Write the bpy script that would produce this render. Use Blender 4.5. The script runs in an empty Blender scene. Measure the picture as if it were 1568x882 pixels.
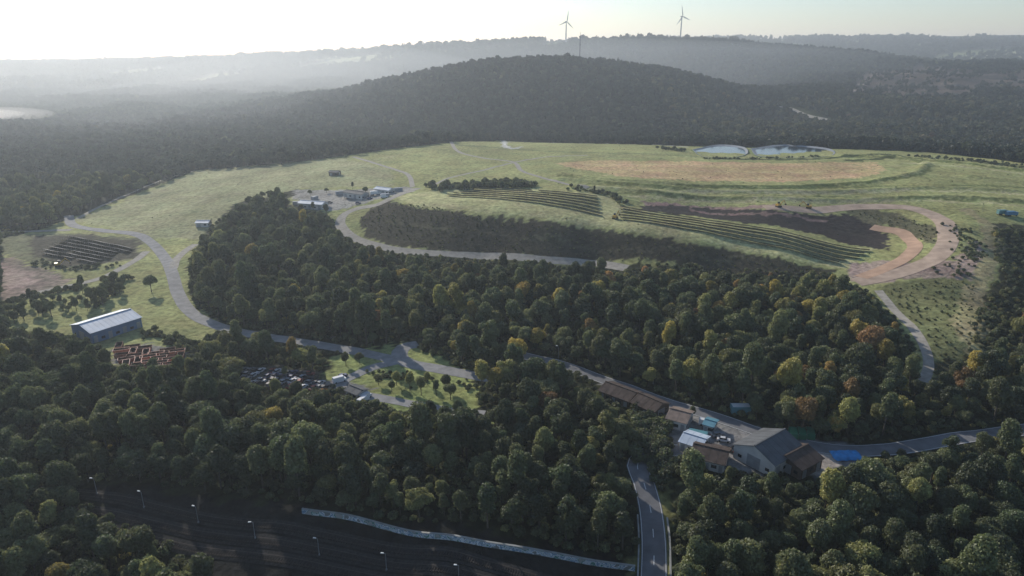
import bpy, math, random
import numpy as np
from mathutils import Vector
rng=np.random.default_rng(7); random.seed(7)
S=bpy.context.scene
# ------------------------------------------------------------ survey: photo measurement -> ground coordinates
CAMH=120.0; F=1045.0; TH=math.atan(361/1045); cT,sT=math.cos(TH),math.sin(TH)
def ray(u,v):
    s=(u-784)/F; t=(v-441)/F
    return s, cT-t*sT, -sT-t*cT
def P(u,v,z):
    s,dy,dz=ray(u,v); k=(z-CAMH)/dz
    return (s*k,dy*k,z)
def Q(u,v,D):
    s,dy,dz=ray(u,v); k=D/dy
    return (s*k,D,CAMH+dz*k)
near=[]
for u in (-300,0,300,600,900,1200,1500,1900):
    near+= [P(u,870,-3),P(u,700,1),P(u,560,0)]
for u in (-100,200,450,700): near+=[P(u,735+.12*u if u>0 else 735,1.5)]
for u in (-300,500,700,900,1100,1250): near.append(P(u,465,1))
near+=[P(*a) for a in [
(0,440,1),(100,420,1),(200,420,1),(100,370,2),(0,370,2),(-200,370,0),(300,440,1),
(110,338,2),(200,320,4),(300,375,3),(300,340,7),(400,300,12),(400,262,14),(300,262,8),(520,240,18),(500,270,18),(600,290,19),(600,250,20),(690,217,21),
(0,330,0),(150,290,0),(250,248,0),(0,250,0),(-300,300,0),(-300,250,0),(400,230,2),
(520,310,14),(450,300,12),(350,400,4),(400,350,6),
(520,345,8),(545,368,5),(600,383,4),(740,393,3),(900,402,2),(1100,420,2),(530,325,12),(1200,432,2),
(600,303,20),(640,316,20),(700,323,20),(750,328,20),(810,334,19.5),(870,340,19),(960,352,17),(1020,361,15.5),(1080,370,14),(1200,392,10),(1300,415,6),
(700,300,21),(770,290,22),(930,303,21),(940,330,18.5),(1100,345,16),(1200,360,14),(1340,385,9),(1300,400,7),
(750,270,22),(860,260,23),(860,285,22),(1000,300,21),(1000,260,23),(800,230,23),(1000,230,23),(1200,250,23),(1200,300,19.5),(1350,255,24),(1400,300,21),(1500,270,24),(1560,250,24),(1560,300,22),(1300,230,23),(1568,320,20),(1700,260,24),(1700,320,19),
(1000,312,18),(1100,325,14),(1250,345,11),(1330,360,8),(1300,330,14),(1190,318,18),(1400,315,19),(1450,330,18),(1465,370,15),(1430,400,12),(1330,430,6),(1400,365,10),(1440,345,17),
(1500,345,18),(1520,400,15),(1500,480,8),(1470,530,4),(1400,480,4),(1430,560,1),(1568,420,4),(1568,500,0),(1600,380,10),(1700,400,2),(1800,330,8)]]
for x in range(-900,1000,200): near.append((x,960,3.0))
near+=[(700,800,8),(800,600,5),(-700,400,0),(-900,700,0),(800,300,2)]
far=[(x,950.,2.+4*(x>0)) for x in range(-1100,1200,200)]
far+=[(-1500,300,0),(1500,300,5),(0,0,0),(-3500,0,0),(3500,0,10),(-1100,1500,0),(-700,1450,4),(-500,1250,4),(-1700,1700,0),(-900,1250,0)]
far+=[Q(*a) for a in [
(450,168,1250),(560,140,1350),(700,108,1400),(800,92,1450),(880,91,1450),(960,102,1450),(1050,124,1400),(1120,149,1350),(1190,192,1250),
(700,150,1200),(850,140,1200),(1000,150,1200),(850,190,1050),(600,190,1100),(1050,195,1060),
(600,82,2900),(700,79,2700),(830,75,2500),(900,70,2500),(1000,63,2500),(1100,65,2400),(1200,75,2300),(1300,90,2050),(1400,95,2000),(1568,103,1900),(1750,103,1900),
(1250,140,1500),(1400,142,1500),(1568,147,1400),(1250,170,1250),(1400,175,1200),(1568,190,1100),(1300,205,1000),(1568,225,880),(1750,200,950),
(-300,105,3500),(0,104,3500),(150,103,3500),(300,97,3500),(450,88,3500),(550,84,3500),(650,80,3500),
(0,132,2400),(150,136,2400),(300,128,2400),(400,119,2400),(500,108,2500),(50,124,2900),(250,118,2900),
(1000,62,5000),(1100,61,5000),(1250,58,5000),(1350,54,5000),(1450,57,5000),(1568,53,5000),(1750,56,5000),
(1200,100,3400),(1320,84,3700),(1450,74,3700),(1568,82,3300),(1750,88,3300),(1400,112,2600),(1568,118,2500)]]
far+=[(-250,1880,15),(150,1880,15),(500,1800,15),(-6000,9500,0),(-3000,9500,0),(0,9500,0),(3000,9500,0),(8000,9500,0),(-7000,4500,0),(8000,4500,60),(-2500,6000,10),(0,6500,20)]
def fit(pts,c,lam):
    p=np.array(pts,float); n=len(p)
    r=np.sqrt(((p[:,None,:2]-p[None,:,:2])**2).sum(-1)+c*c)
    A=np.zeros((n+1,n+1)); A[:n,:n]=-r+lam*np.eye(n); A[:n,n]=1; A[n,:n]=1
    w=np.linalg.solve(A,np.append(p[:,2],0)); return p[:,:2].copy(),w,c
def ev(m,x,y):
    p,w,c=m; out=np.empty(len(x))
    for i in range(0,len(x),40000):
        a=x[i:i+40000,None]-p[:,0]; b=y[i:i+40000,None]-p[:,1]
        out[i:i+40000]=-np.sqrt(a*a+b*b+c*c)@w[:-1]+w[-1]
    return out
MN=fit(near,7,0.3); MF=fit(far,70,3)
def ss(a,b,t):
    t=np.clip((t-a)/(b-a),0,1); return t*t*(3-2*t)
_w=[(rng.uniform(0,6.28),rng.uniform(0,6.28),rng.uniform(.6,1.7)) for _ in range(9)]
def wav(x,y,L,seed=0):
    o=np.zeros_like(x)
    for i,(a,ph,f) in enumerate(_w):
        a=a+seed*1.7; k=2*math.pi*f/L
        o+=np.sin(k*(x*math.cos(a)+y*math.sin(a))+ph+seed*2.1+1.3*np.sin(k*.37*(x*math.sin(a)-y*math.cos(a))+ph))
    return o/3
def dline(pts,x,y,maxd=40):
    out=np.full(len(x),1e9)
    m=(x>pts[:,0].min()-maxd)&(x<pts[:,0].max()+maxd)&(y>pts[:,1].min()-maxd)&(y<pts[:,1].max()+maxd)
    xs,ys=x[m],y[m]; d=np.full(len(xs),1e9)
    if len(xs):
        for i in range(len(pts)-1):
            a=pts[i]; b=pts[i+1]; ab=b-a; L=ab@ab+1e-9
            t=np.clip(((xs-a[0])*ab[0]+(ys-a[1])*ab[1])/L,0,1)
            d=np.minimum(d,np.hypot(xs-a[0]-t*ab[0],ys-a[1]-t*ab[1]))
    out[m]=d; return out
# terrace banks on the landfill (real berms)
TERR=[([(880,289),(1000,296),(1150,300),(1300,302),(1450,303),(1600,312)],21,2.),([(860,276),(980,285),(1120,290),(1280,291),(1420,289),(1600,296)],22,1.9),
([(860,266),(930,275),(1060,281),(1200,283),(1330,279),(1400,268),(1420,254),(1370,243)],23,1.7),([(1290,238),(1400,243),(1620,266)],24,1.6),([(1480,272),(1620,285)],23,1.5)]
TERR=[(np.array([P(u,v,z)[:2] for u,v in l]),h) for l,z,h in TERR]
def H(x,y):
    x=np.atleast_1d(np.asarray(x,float)); y=np.atleast_1d(np.asarray(y,float))
    r=np.hypot(x,y); w=ss(850,1050,r)
    o=np.zeros_like(x)
    a=w<1; b=w>0
    if a.any(): o[a]+=(1-w[a])*np.clip(ev(MN,x[a],y[a]),-5,28)
    if b.any():
        z=np.clip(ev(MF,x[b],y[b]),-5,260)+ss(1000,1500,r[b])*(5*wav(x[b],y[b],420)+2.5*wav(x[b],y[b],170,2))
        o[b]+=w[b]*z
    for l,h in TERR:
        d=dline(l,x,y,15); o+=np.where(d<15,h*np.exp(-np.minimum((d/4.5)**2,30)),0)
    return o+0.12*wav(x,y,23)
def h1(x,y): return float(H([x],[y])[0])
DS=np.concatenate([np.linspace(100,1000,700),np.geomspace(1005,9000,500)])
def G(u,v):
    s,dy,dz=ray(u,v); k=DS/dy
    x=s*k; z=CAMH+dz*k; g=H(x,DS); d=z-g
    i=np.argmax(d<0)
    if i==0: i=len(DS)-1
    t=d[i-1]/(d[i-1]-d[i]+1e-9); t=min(max(t,0),1)
    D=DS[i-1]+t*(DS[i]-DS[i-1])
    return (s*D/dy,D)
def GP(l): return np.array([G(*p) for p in l])
def pip(poly,x,y):
    ins=np.zeros(len(x),bool); n=len(poly)
    m=(x>=poly[:,0].min())&(x<=poly[:,0].max())&(y>=poly[:,1].min())&(y<=poly[:,1].max())
    xs=x[m]; ys=y[m]; r=np.zeros(len(xs),bool)
    for i in range(n):
        x1,y1=poly[i]; x2,y2=poly[(i+1)%n]
        if y1==y2: continue
        c=((y1>ys)!=(y2>ys))&(xs<(x2-x1)*(ys-y1)/(y2-y1)+x1); r^=c
    ins[m]=r; return ins
def smooth(pts,step=3.):
    p=np.array(pts,float); p=np.vstack([2*p[0]-p[1],p,2*p[-1]-p[-2]]); o=[]
    for i in range(1,len(p)-2):
        n=max(2,int(np.linalg.norm(p[i+1]-p[i])/step))
        for t in np.linspace(0,1,n,endpoint=False):
            o.append(.5*((2*p[i])+(-p[i-1]+p[i+1])*t+(2*p[i-1]-5*p[i]+4*p[i+1]-p[i+2])*t*t+(-p[i-1]+3*p[i]-3*p[i+1]+p[i+2])*t**3))
    o.append(p[-2]); return np.array(o)
# ------------------------------------------------------------ materials
def nt(name):
    m=bpy.data.materials.new(name); m.use_nodes=True; t=m.node_tree; t.nodes.clear(); return m,t
def mat(name,col,rough=.8,var=.25,scale=.5,metal=0.,spec=.3):
    m,t=nt(name); N=t.nodes; L=t.links
    o=N.new('ShaderNodeOutputMaterial'); b=N.new('ShaderNodeBsdfPrincipled'); L.new(b.outputs[0],o.inputs[0])
    tc=N.new('ShaderNodeTexCoord'); n=N.new('ShaderNodeTexNoise'); n.inputs['Scale'].default_value=scale; n.inputs['Detail'].default_value=6
    L.new(tc.outputs['Object'],n.inputs['Vector'])
    r=N.new('ShaderNodeMapRange'); r.inputs[1].default_value=.3; r.inputs[2].default_value=.7; r.inputs[3].default_value=1-var; r.inputs[4].default_value=1+var
    L.new(n.outputs[0],r.inputs[0])
    mx=N.new('ShaderNodeVectorMath'); mx.operation='SCALE'; mx.inputs[0].default_value=col
    L.new(r.outputs[0],mx.inputs['Scale']); L.new(mx.outputs[0],b.inputs['Base Color'])
    b.inputs['Roughness'].default_value=rough; b.inputs['Metallic'].default_value=metal; b.inputs['Specular IOR Level'].default_value=spec
    return m
M={}
def mm(k,*a,**kw):
    if k not in M: M[k]=mat(k,*a,**kw)
    return M[k]
asph=mm('asphalt',(.16,.16,.165),.95,.2,.3,spec=.12); grav=mm('gravel_track',(.31,.285,.245),.95,.2,.4,spec=.08)
white=mm('white_paint',(.7,.7,.68),.7,.1); rubber=mm('rubber',(.02,.02,.02),.7,.1); glass=mm('dark_glass',(.02,.025,.03),.1,.05)
steel=mm('galvanised_steel',(.3,.31,.32),.6,.15,metal=.3); conc=mm('concrete',(.3,.3,.28),.9,.25,spec=.1)
def terrain_mat():
    m,t=nt('terrain_ground'); N=t.nodes; L=t.links
    o=N.new('ShaderNodeOutputMaterial'); b=N.new('ShaderNodeBsdfPrincipled'); L.new(b.outputs[0],o.inputs[0])
    b.inputs['Roughness'].default_value=1; b.inputs['Specular IOR Level'].default_value=.05
    a=N.new('ShaderNodeAttribute'); a.attribute_name='zone'
    g=N.new('ShaderNodeNewGeometry')
    def noise(sc,det,lo,hi):
        n=N.new('ShaderNodeTexNoise'); n.inputs['Scale'].default_value=sc; n.inputs['Detail'].default_value=det; n.inputs['Roughness'].default_value=.65
        L.new(g.outputs['Position'],n.inputs['Vector'])
        r=N.new('ShaderNodeMapRange'); r.inputs[1].default_value=.3; r.inputs[2].default_value=.7; r.inputs[3].default_value=lo; r.inputs[4].default_value=hi
        L.new(n.outputs[0],r.inputs[0]); return r.outputs[0],n.outputs[0]
    n1,_=noise(.02,6,.66,1.3); n2,nf=noise(.35,8,.48,1.48)
    mu=N.new('ShaderNodeMath'); mu.operation='MULTIPLY'; L.new(n1,mu.inputs[0]); L.new(n2,mu.inputs[1])
    sc=N.new('ShaderNodeVectorMath'); sc.operation='SCALE'; L.new(a.outputs['Color'],sc.inputs[0]); L.new(mu.outputs[0],sc.inputs['Scale'])
    hs=N.new('ShaderNodeHueSaturation'); n3,_=noise(.045,4,.46,.51); L.new(n3,hs.inputs['Hue']); L.new(sc.outputs[0],hs.inputs['Color'])
    L.new(hs.outputs[0],b.inputs['Base Color'])
    bp=N.new('ShaderNodeBump'); bp.inputs['Strength'].default_value=.8; bp.inputs['Distance'].default_value=1.0
    L.new(nf,bp.inputs['Height']); L.new(bp.outputs[0],b.inputs['Normal'])
    return m
# ------------------------------------------------------------ mesh builder
class MB:
    def __init__(s): s.v=[];s.f=[];s.m=[]
    def add(s,vs,fs,mi=0):
        o=len(s.v); s.v+= [tuple(map(float,a)) for a in vs]; s.f+=[tuple(o+i for i in f) for f in fs]; s.m+=[mi]*len(fs)
    def box(s,c,d,mi=0,top=(1,1),shift=(0,0)):
        x,y,z=c; a,b,h=d[0]/2,d[1]/2,d[2]
        ta,tb=a*top[0],b*top[1]; sx,sy=shift
        s.add([(x-a,y-b,z),(x+a,y-b,z),(x+a,y+b,z),(x-a,y+b,z),(x-ta+sx,y-tb+sy,z+h),(x+ta+sx,y-tb+sy,z+h),(x+ta+sx,y+tb+sy,z+h),(x-ta+sx,y+tb+sy,z+h)],
              [(0,3,2,1),(4,5,6,7),(0,1,5,4),(1,2,6,5),(2,3,7,6),(3,0,4,7)],mi)
    def tube(s,a,b,r0,r1,n=8,mi=0):
        a=np.array(a,float);b=np.array(b,float);d=b-a;d/=np.linalg.norm(d)+1e-9
        p=np.cross(d,(0,0,1) if abs(d[2])<.9 else (1,0,0));p/=np.linalg.norm(p);q=np.cross(d,p)
        vs=[a+r0*(p*math.cos(t)+q*math.sin(t)) for t in np.arange(n)*2*math.pi/n]+[b+r1*(p*math.cos(t)+q*math.sin(t)) for t in np.arange(n)*2*math.pi/n]
        s.add(vs,[(i,(i+1)%n,n+(i+1)%n,n+i) for i in range(n)]+[tuple(range(n))[::-1],tuple(range(n,2*n))],mi)
    def mesh(s,name,mats):
        me=bpy.data.meshes.new(name); me.from_pydata(s.v,[],s.f)
        for a in mats: me.materials.append(a)
        me.polygons.foreach_set('material_index',s.m); me.update(); return me
    def obj(s,name,mats,loc=(0,0,0),rz=0,parent=None):
        return place(s.mesh(name,mats),name,loc,rz,parent)
def place(me,name,loc=(0,0,0),rz=0,parent=None,sc=1):
    o=bpy.data.objects.new(name,me); o.location=loc; o.rotation_euler=(0,0,rz); o.scale=(sc,)*3
    S.collection.objects.link(o)
    if parent: o.parent=parent
    return o
# ------------------------------------------------------------ roads
ROADS=[]
def ribbon(name,pts,w,off,material,n=4,lat=0.):
    p=pts; d=np.gradient(p,axis=0); d/=np.linalg.norm(d,axis=1)[:,None]+1e-9; nn=np.stack([-d[:,1],d[:,0]],1)
    offs=np.linspace(-w/2,w/2,n+1)+lat
    X=(p[:,None,0]+nn[:,None,0]*offs).ravel(); Y=(p[:,None,1]+nn[:,None,1]*offs).ravel(); Z=H(X,Y)+off
    me=bpy.data.meshes.new(name); K=n+1
    fs=[(i*K+j,(i+1)*K+j,(i+1)*K+j+1,i*K+j+1) for i in range(len(p)-1) for j in range(n)]
    me.from_pydata(np.stack([X,Y,Z],1).tolist(),[],fs); me.materials.append(material)
    for q in me.polygons: q.use_smooth=True
    return me
def road(name,px,w,material,vis=True,off=.1,lines=False,dash=False):
    c=smooth(GP(px)); ROADS.append((c,w,vis))
    o=place(ribbon(name,c,w,off,material),name)
    if lines:
        for k in (-1,1): place(ribbon('edge_line',c,.15,off+.03,white,1,k*(w/2-.3)),'edge_line',parent=o)
    if dash:
        cc=smooth(GP(px),1.5)
        for i in range(0,len(cc)-3,6):
            place(ribbon('centre_dash',cc[i:i+3],.2,off+.03,white,1),'centre_dash',parent=o)
    return o
road('access_road',[(105,330),(112,345),(150,352),(205,358),(232,372),(253,396),(264,420),(272,448),(288,474),(315,492),(360,507),(420,518),(480,527),(540,537),(590,548),(612,553)],6.5,mm('worn_asphalt',(.25,.245,.24),.95,.2,.3,spec=.1))
road('access_road',[(640,527),(618,532),(611,545),(625,556),(660,563),(710,572),(755,580)],7,mm('worn_asphalt'))
road('access_road',[(770,538),(850,556),(900,573),(960,594),(1020,616),(1080,634),(1140,654),(1200,674),(1280,689),(1350,689),(1400,683),(1568,658),(1700,640)],6.5,asph,lines=True)
road('service_road',[(612,553),(580,560),(545,574),(522,586),(525,597),(560,606),(620,617),(680,628),(742,634)],5,mm('worn_asphalt'))
road('country_road',[(1000,960),(1001,882),(1001,830),(996,780),(986,740),(976,715),(985,700),(1010,690),(1040,690)],6.6,asph,lines=True,dash=True)
road('grass_track',[(118,335),(150,318),(200,296),(250,275),(300,261)],3.5,grav)
road('spur_track',[(265,412),(272,395),(290,380),(300,374)],5,grav)
road('field_track',[(-20,473),(50,450),(110,437),(160,424),(205,400),(225,385)],5,grav)
road('field_track',[(-20,357),(50,354),(110,352)],5,grav)
road('mound_track',[(640,288),(590,308),(545,320),(526,330),(522,346),(545,366),(600,382),(660,388),(740,393),(830,398),(900,404),(960,411)],7,grav)
road('plateau_track',[(690,217),(702,232),(740,242),(785,248),(800,262),(840,275),(900,288)],4,grav)
road('plateau_track',[(900,238),(840,240),(790,248),(735,262),(690,272),(660,285)],3.5,grav)
road('plateau_track',[(540,240),(600,258),(625,268),(632,286)],4,grav)
road('slope_path',[(1345,445),(1385,490),(1415,530),(1422,560),(1414,585)],4,grav)
HT=len(ROADS); road('hill_track',[(1195,163),(1215,168),(1238,178),(1290,188)],8,grav,off=.5)
red=mm('haul_dirt',(.38,.29,.225),.95,.25,.15,spec=.05)
road('haul_road',[(1170,318),(1240,322),(1310,317),(1390,318),(1435,333),(1452,362),(1436,392),(1395,412),(1345,426),(1310,432)],11,red,off=.12)
road('haul_road',[(1335,348),(1383,358),(1401,377),(1385,396),(1352,412),(1318,425)],8,mm('haul_dirt_red',(.42,.28,.195),.95,.2,.15,spec=.05),off=.16)
# ------------------------------------------------------------ clearings
CLEAR=[GP(l) for l in [
[(0,366),(60,352),(105,335),(200,300),(300,261),(420,254),(520,240),(600,228),(690,219),(760,215),(1060,224),(1290,228),(1420,233),(1568,250),(1700,262),(1700,340),(1600,350),(1590,450),(1560,520),(1480,540),(1425,590),(1405,588),(1400,530),(1340,455),(1310,440),(1270,422),(1200,412),(1090,406),(1000,408),(920,410),(830,402),(740,397),(660,392),(600,388),(545,374),(515,350),(500,325),(455,322),(440,305),(462,288),(400,292),(360,312),(310,365),(290,400),(290,440),(302,472),(345,500),(330,515),(300,530),(240,515),(290,545),(295,565),(170,562),(150,532),(90,515),(40,508),(0,508)],
[(500,545),(590,528),(640,528),(700,560),(755,578),(725,585),(738,630),(768,650),(700,645),(600,636),(505,602),(495,575)],
[(358,568),(400,561),(480,568),(505,592),(420,600),(358,592)],
[(920,587),(1020,612),(1100,640),(1190,665),(1250,675),(1330,690),(1315,712),(1250,735),(1130,722),(1040,704),(1010,655),(925,612)],
[(110,745),(200,738),(460,772),(975,862),(975,960),(350,960),(330,882),(240,830),(120,775)],
[(970,718),(985,700),(1045,700),(1036,760),(1022,800),(1026,960),(975,960),(982,800)],
]]
QUARRY=GP([(1285,140),(1320,112),(1400,99),(1568,107),(1640,107),(1640,138),(1568,138),(1420,150),(1330,150)])
ISLAND=GP([(0,472),(60,462),(140,442),(192,432),(192,452),(140,478),(60,494),(0,502)])
# ------------------------------------------------------------ terrain sheet
def grow(a,end,st,f):
    o=[];s=st
    while a<end: s*=f; a+=s; o.append(a)
    return o
xs=np.arange(-620,700,1.8); xs=np.array([-v for v in grow(620,9000,1.8,1.06)][::-1]+xs.tolist()+grow(700,9000,1.8,1.04))
ys=np.array([-v for v in grow(0,1500,6,1.4)][::-1]+np.arange(0,120,5).tolist()+np.arange(120,330,1.2).tolist()+np.arange(330,900,2).tolist()+grow(900,30000,3,1.03))
X,Y=np.meshgrid(xs,ys); X=X.ravel(); Y=Y.ravel(); Z=H(X,Y)
R=np.hypot(X,Y)
col=np.tile(np.array([.03,.035,.018]),(len(X),1))
col[R>1000]=(.024,.034,.017)
fm=(R>2600)&(wav(X,Y,700,3)>.7); col[fm]=(.16,.19,.09)
wx=X+1.3*wav(X,Y,9,1)+.8*wav(X,Y,3.7,2)+1.5*wav(X,Y,31,3); wy=Y+1.3*wav(X,Y,11,5)+.8*wav(X,Y,4.1,6)+1.5*wav(X,Y,33,4)
def zone(px,c,w=None):
    poly=GP(px) if not isinstance(px,np.ndarray) else px
    col[pip(poly,wx,wy)]=c
def zline(px,w,c,a=1.):
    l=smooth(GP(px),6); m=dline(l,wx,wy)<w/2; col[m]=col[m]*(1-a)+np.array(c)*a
GR=(.265,.285,.12)
zone(CLEAR[0],GR)
zone([(110,338),(300,262),(520,242),(600,260),(600,285),(460,288),(360,312),(310,365),(240,365)],(.285,.295,.155))
for k in range(7):
    zline([(150+k*28,345-k*3),(260+k*22,300-k*3),(400+k*18,275-k*3),(560+k*8,262-k*4)],3,(.20,.215,.10) if k%2 else (.34,.34,.19),.6)
zone([(850,250),(900,246),(1050,247),(1200,250),(1340,248),(1358,260),(1320,272),(1200,278),(1060,277),(950,270),(880,258)],(.47,.365,.18))
for k in range(5): zline([(880+k*12,252+k*4),(1050,252+k*5),(1200,254+k*5),(1330-k*8,253+k*4)],2.5,(.36,.29,.14) if k%2 else (.52,.43,.24),.7)
zline([(700,222),(760,226),(850,232),(1000,236),(1120,244)],10,(.18,.21,.09))
zline([(775,217),(850,219),(950,220),(1050,225)],7,(.42,.42,.38))
zline([(770,215),(776,226),(800,225)],6,(.5,.5,.47))
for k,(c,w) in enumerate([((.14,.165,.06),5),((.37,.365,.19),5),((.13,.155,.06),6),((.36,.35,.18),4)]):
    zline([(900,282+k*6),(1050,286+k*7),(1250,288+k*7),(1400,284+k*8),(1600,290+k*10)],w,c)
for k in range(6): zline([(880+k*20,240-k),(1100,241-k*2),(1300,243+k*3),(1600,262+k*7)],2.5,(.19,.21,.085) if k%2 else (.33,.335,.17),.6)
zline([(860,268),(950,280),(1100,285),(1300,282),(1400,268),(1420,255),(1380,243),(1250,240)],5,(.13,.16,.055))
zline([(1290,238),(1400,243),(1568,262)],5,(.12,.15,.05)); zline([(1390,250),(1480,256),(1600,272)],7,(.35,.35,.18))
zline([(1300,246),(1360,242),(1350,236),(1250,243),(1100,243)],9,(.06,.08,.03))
zone([(690,288),(770,287),(930,300),(960,318),(1100,338),(1340,382),(1300,412),(1200,392),(1080,370),(960,352),(870,340),(750,328),(640,316),(605,302)],(.37,.375,.18))
zone([(548,332),(570,318),(597,306),(640,319),(750,332),(870,344),(960,357),(1080,375),(1200,397),(1290,416),(1240,424),(1100,416),(920,402),(830,396),(740,391),(660,385),(600,379),(560,360)],(.05,.047,.03))  # front slope: shade of the side turned from the sun, put into its colour
zline([(590,340),(700,352),(850,368),(1000,383),(1150,400)],3,(.09,.085,.05))
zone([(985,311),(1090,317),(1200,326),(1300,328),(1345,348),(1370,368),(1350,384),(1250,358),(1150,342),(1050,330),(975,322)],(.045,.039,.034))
zone([(975,307),(1180,312),(1200,322),(1080,318),(985,314)],(.28,.2,.16))
zline([(1060,322),(1150,328),(1260,338)],5,(.2,.145,.12))
zone([(1300,402),(1350,398),(1400,405),(1470,395),(1500,365),(1508,395),(1480,428),(1400,425),(1330,438),(1300,430)],(.31,.245,.195))
zone([(1285,316),(1340,318),(1400,335),(1438,352),(1430,375),(1405,365),(1370,350),(1320,340)],(.12,.12,.065))
zone([(1515,340),(1620,350),(1640,560),(1480,570),(1440,600),(1430,560),(1490,520),(1500,470),(1535,410)],(.055,.056,.03))
zone([(1340,438),(1440,425),(1500,430),(1485,500),(1490,540),(1440,560),(1400,500)],(.15,.165,.075))
zline([(1480,322),(1515,345),(1522,390),(1495,440),(1482,500),(1490,540)],9,(.30,.275,.14))
zone([(0,392),(60,408),(115,430),(50,452),(0,462)],(.22,.18,.14))
for k in range(6): zline([(0,398+k*10),(50,410+k*7),(100,428+k*3)],2.5,(.33,.26,.21) if k%2 else (.14,.13,.09),.8)
zone([(0,405),(50,418),(60,430),(30,442),(0,445)],(.36,.28,.23))
zone([(0,362),(100,357),(215,365),(218,392),(120,415),(50,404),(0,388)],(.15,.16,.09))
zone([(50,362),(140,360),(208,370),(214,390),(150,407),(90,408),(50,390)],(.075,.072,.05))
zline([(0,462),(60,452),(120,440)],3,(.24,.24,.12))
zone([(170,535),(235,525),(295,548),(292,572),(235,578),(175,566)],(.2,.19,.17))
zone(CLEAR[1],(.24,.28,.105)); zone(CLEAR[2],(.10,.10,.08)); zone([(500,580),(525,575),(560,600),(560,622),(515,612)],(.24,.23,.21))
zone(CLEAR[3],(.2,.195,.185)); zone([(1225,680),(1275,685),(1290,705),(1250,735),(1230,715)],(.38,.345,.295))
zone([(930,600),(1000,628),(1030,670),(1010,660),(925,612)],(.10,.11,.055))
zone(CLEAR[5],(.17,.18,.07))
zone(CLEAR[4],(.022,.022,.02))  # railway ground: tree shadow over the tracks painted into the zone colour
zone([(300,585),(420,590),(500,625),(520,640),(420,625)],(.08,.08,.045))
zone([(445,290),(520,292),(620,286),(640,293),(560,310),(520,322),(455,318)],(.3,.29,.255))
zone(QUARRY,(.09,.075,.058))
for l,w,c in [([(1300,150),(1330,120),(1400,112),(1500,108)],12,(.22,.18,.145)),([(1340,135),(1450,128),(1568,122)],9,(.18,.15,.115)),([(1280,160),(1300,140),(1320,128)],12,(.34,.28,.23)),([(1350,118),(1430,116),(1568,113)],8,(.2,.16,.13)),([(1330,145),(1420,139),(1540,132)],9,(.04,.045,.025)),([(1400,106),(1480,104),(1560,109)],9,(.04,.04,.025)),([(1380,125),(1470,121),(1568,117)],8,(.05,.045,.035))]: zline(l,w,c)
zone([(1465,93),(1500,86),(1568,80),(1700,80),(1700,94),(1568,93)],(.38,.41,.24)); zone([(430,91),(520,86),(600,83),(605,89),(520,94)],(.3,.34,.19))
nx,ny=len(xs),len(ys)
idx=np.arange(nx*ny).reshape(ny,nx)
fc=np.stack([idx[:-1,:-1],idx[:-1,1:],idx[1:,1:],idx[1:,:-1]],-1).reshape(-1,4)
me=bpy.data.meshes.new('terrain'); me.vertices.add(nx*ny); me.vertices.foreach_set('co',np.stack([X,Y,Z],1).ravel().astype(np.float32))
me.loops.add(fc.size); me.loops.foreach_set('vertex_index',fc.ravel().astype(np.int32))
me.polygons.add(len(fc)); me.polygons.foreach_set('loop_start',np.arange(0,fc.size,4,dtype=np.int32))
me.update(calc_edges=True); me.polygons.foreach_set('use_smooth',np.ones(len(fc),bool))
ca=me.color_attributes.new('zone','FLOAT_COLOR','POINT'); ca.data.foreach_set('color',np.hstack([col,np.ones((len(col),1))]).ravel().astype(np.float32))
me.materials.append(terrain_mat()); place(me,'terrain')
# ------------------------------------------------------------ foliage
def leaf_mat(name,cols,trans=.35,nsc=.5):
    m,t=nt(name); N=t.nodes; L=t.links
    o=N.new('ShaderNodeOutputMaterial')
    a=N.new('ShaderNodeAttribute'); a.attribute_type='INSTANCER'; a.attribute_name='tint'
    cr=N.new('ShaderNodeValToRGB'); L.new(a.outputs['Fac'],cr.inputs[0])
    e=cr.color_ramp.elements
    while len(e)<len(cols): e.new(.5)
    for i,(p,c) in enumerate(cols): e[i].position=p; e[i].color=(*c,1)
    oi=N.new('ShaderNodeObjectInfo'); r=N.new('ShaderNodeMapRange'); r.inputs[3].default_value=.6; r.inputs[4].default_value=1.45; L.new(oi.outputs['Random'],r.inputs[0])
    tc=N.new('ShaderNodeTexCoord'); n=N.new('ShaderNodeTexNoise'); n.inputs['Scale'].default_value=nsc; n.inputs['Detail'].default_value=6; n.inputs['Roughness'].default_value=.7; L.new(tc.outputs['Object'],n.inputs['Vector'])
    r2=N.new('ShaderNodeMapRange'); r2.inputs[1].default_value=.3; r2.inputs[2].default_value=.7; r2.inputs[3].default_value=.4; r2.inputs[4].default_value=1.6; L.new(n.outputs[0],r2.inputs[0])
    mu=N.new('ShaderNodeMath'); mu.operation='MULTIPLY'; L.new(r.outputs[0],mu.inputs[0]); L.new(r2.outputs[0],mu.inputs[1])
    sc=N.new('ShaderNodeVectorMath'); sc.operation='SCALE'; L.new(cr.outputs[0],sc.inputs[0]); L.new(mu.outputs[0],sc.inputs['Scale'])
    d=N.new('ShaderNodeBsdfDiffuse'); L.new(sc.outputs[0],d.inputs[0]); tr=N.new('ShaderNodeBsdfTranslucent'); L.new(sc.outputs[0],tr.inputs[0])
    mx=N.new('ShaderNodeMixShader'); mx.inputs[0].default_value=trans; L.new(d.outputs[0],mx.inputs[1]); L.new(tr.outputs[0],mx.inputs[2])
    gl=N.new('ShaderNodeBsdfGlossy'); gl.inputs['Roughness'].default_value=.6; gl.inputs[0].default_value=(.5,.5,.5,1)
    m2=N.new('ShaderNodeMixShader'); m2.inputs[0].default_value=.07; L.new(mx.outputs[0],m2.inputs[1]); L.new(gl.outputs[0],m2.inputs[2])
    L.new(m2.outputs[0],o.inputs[0]); return m
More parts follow.
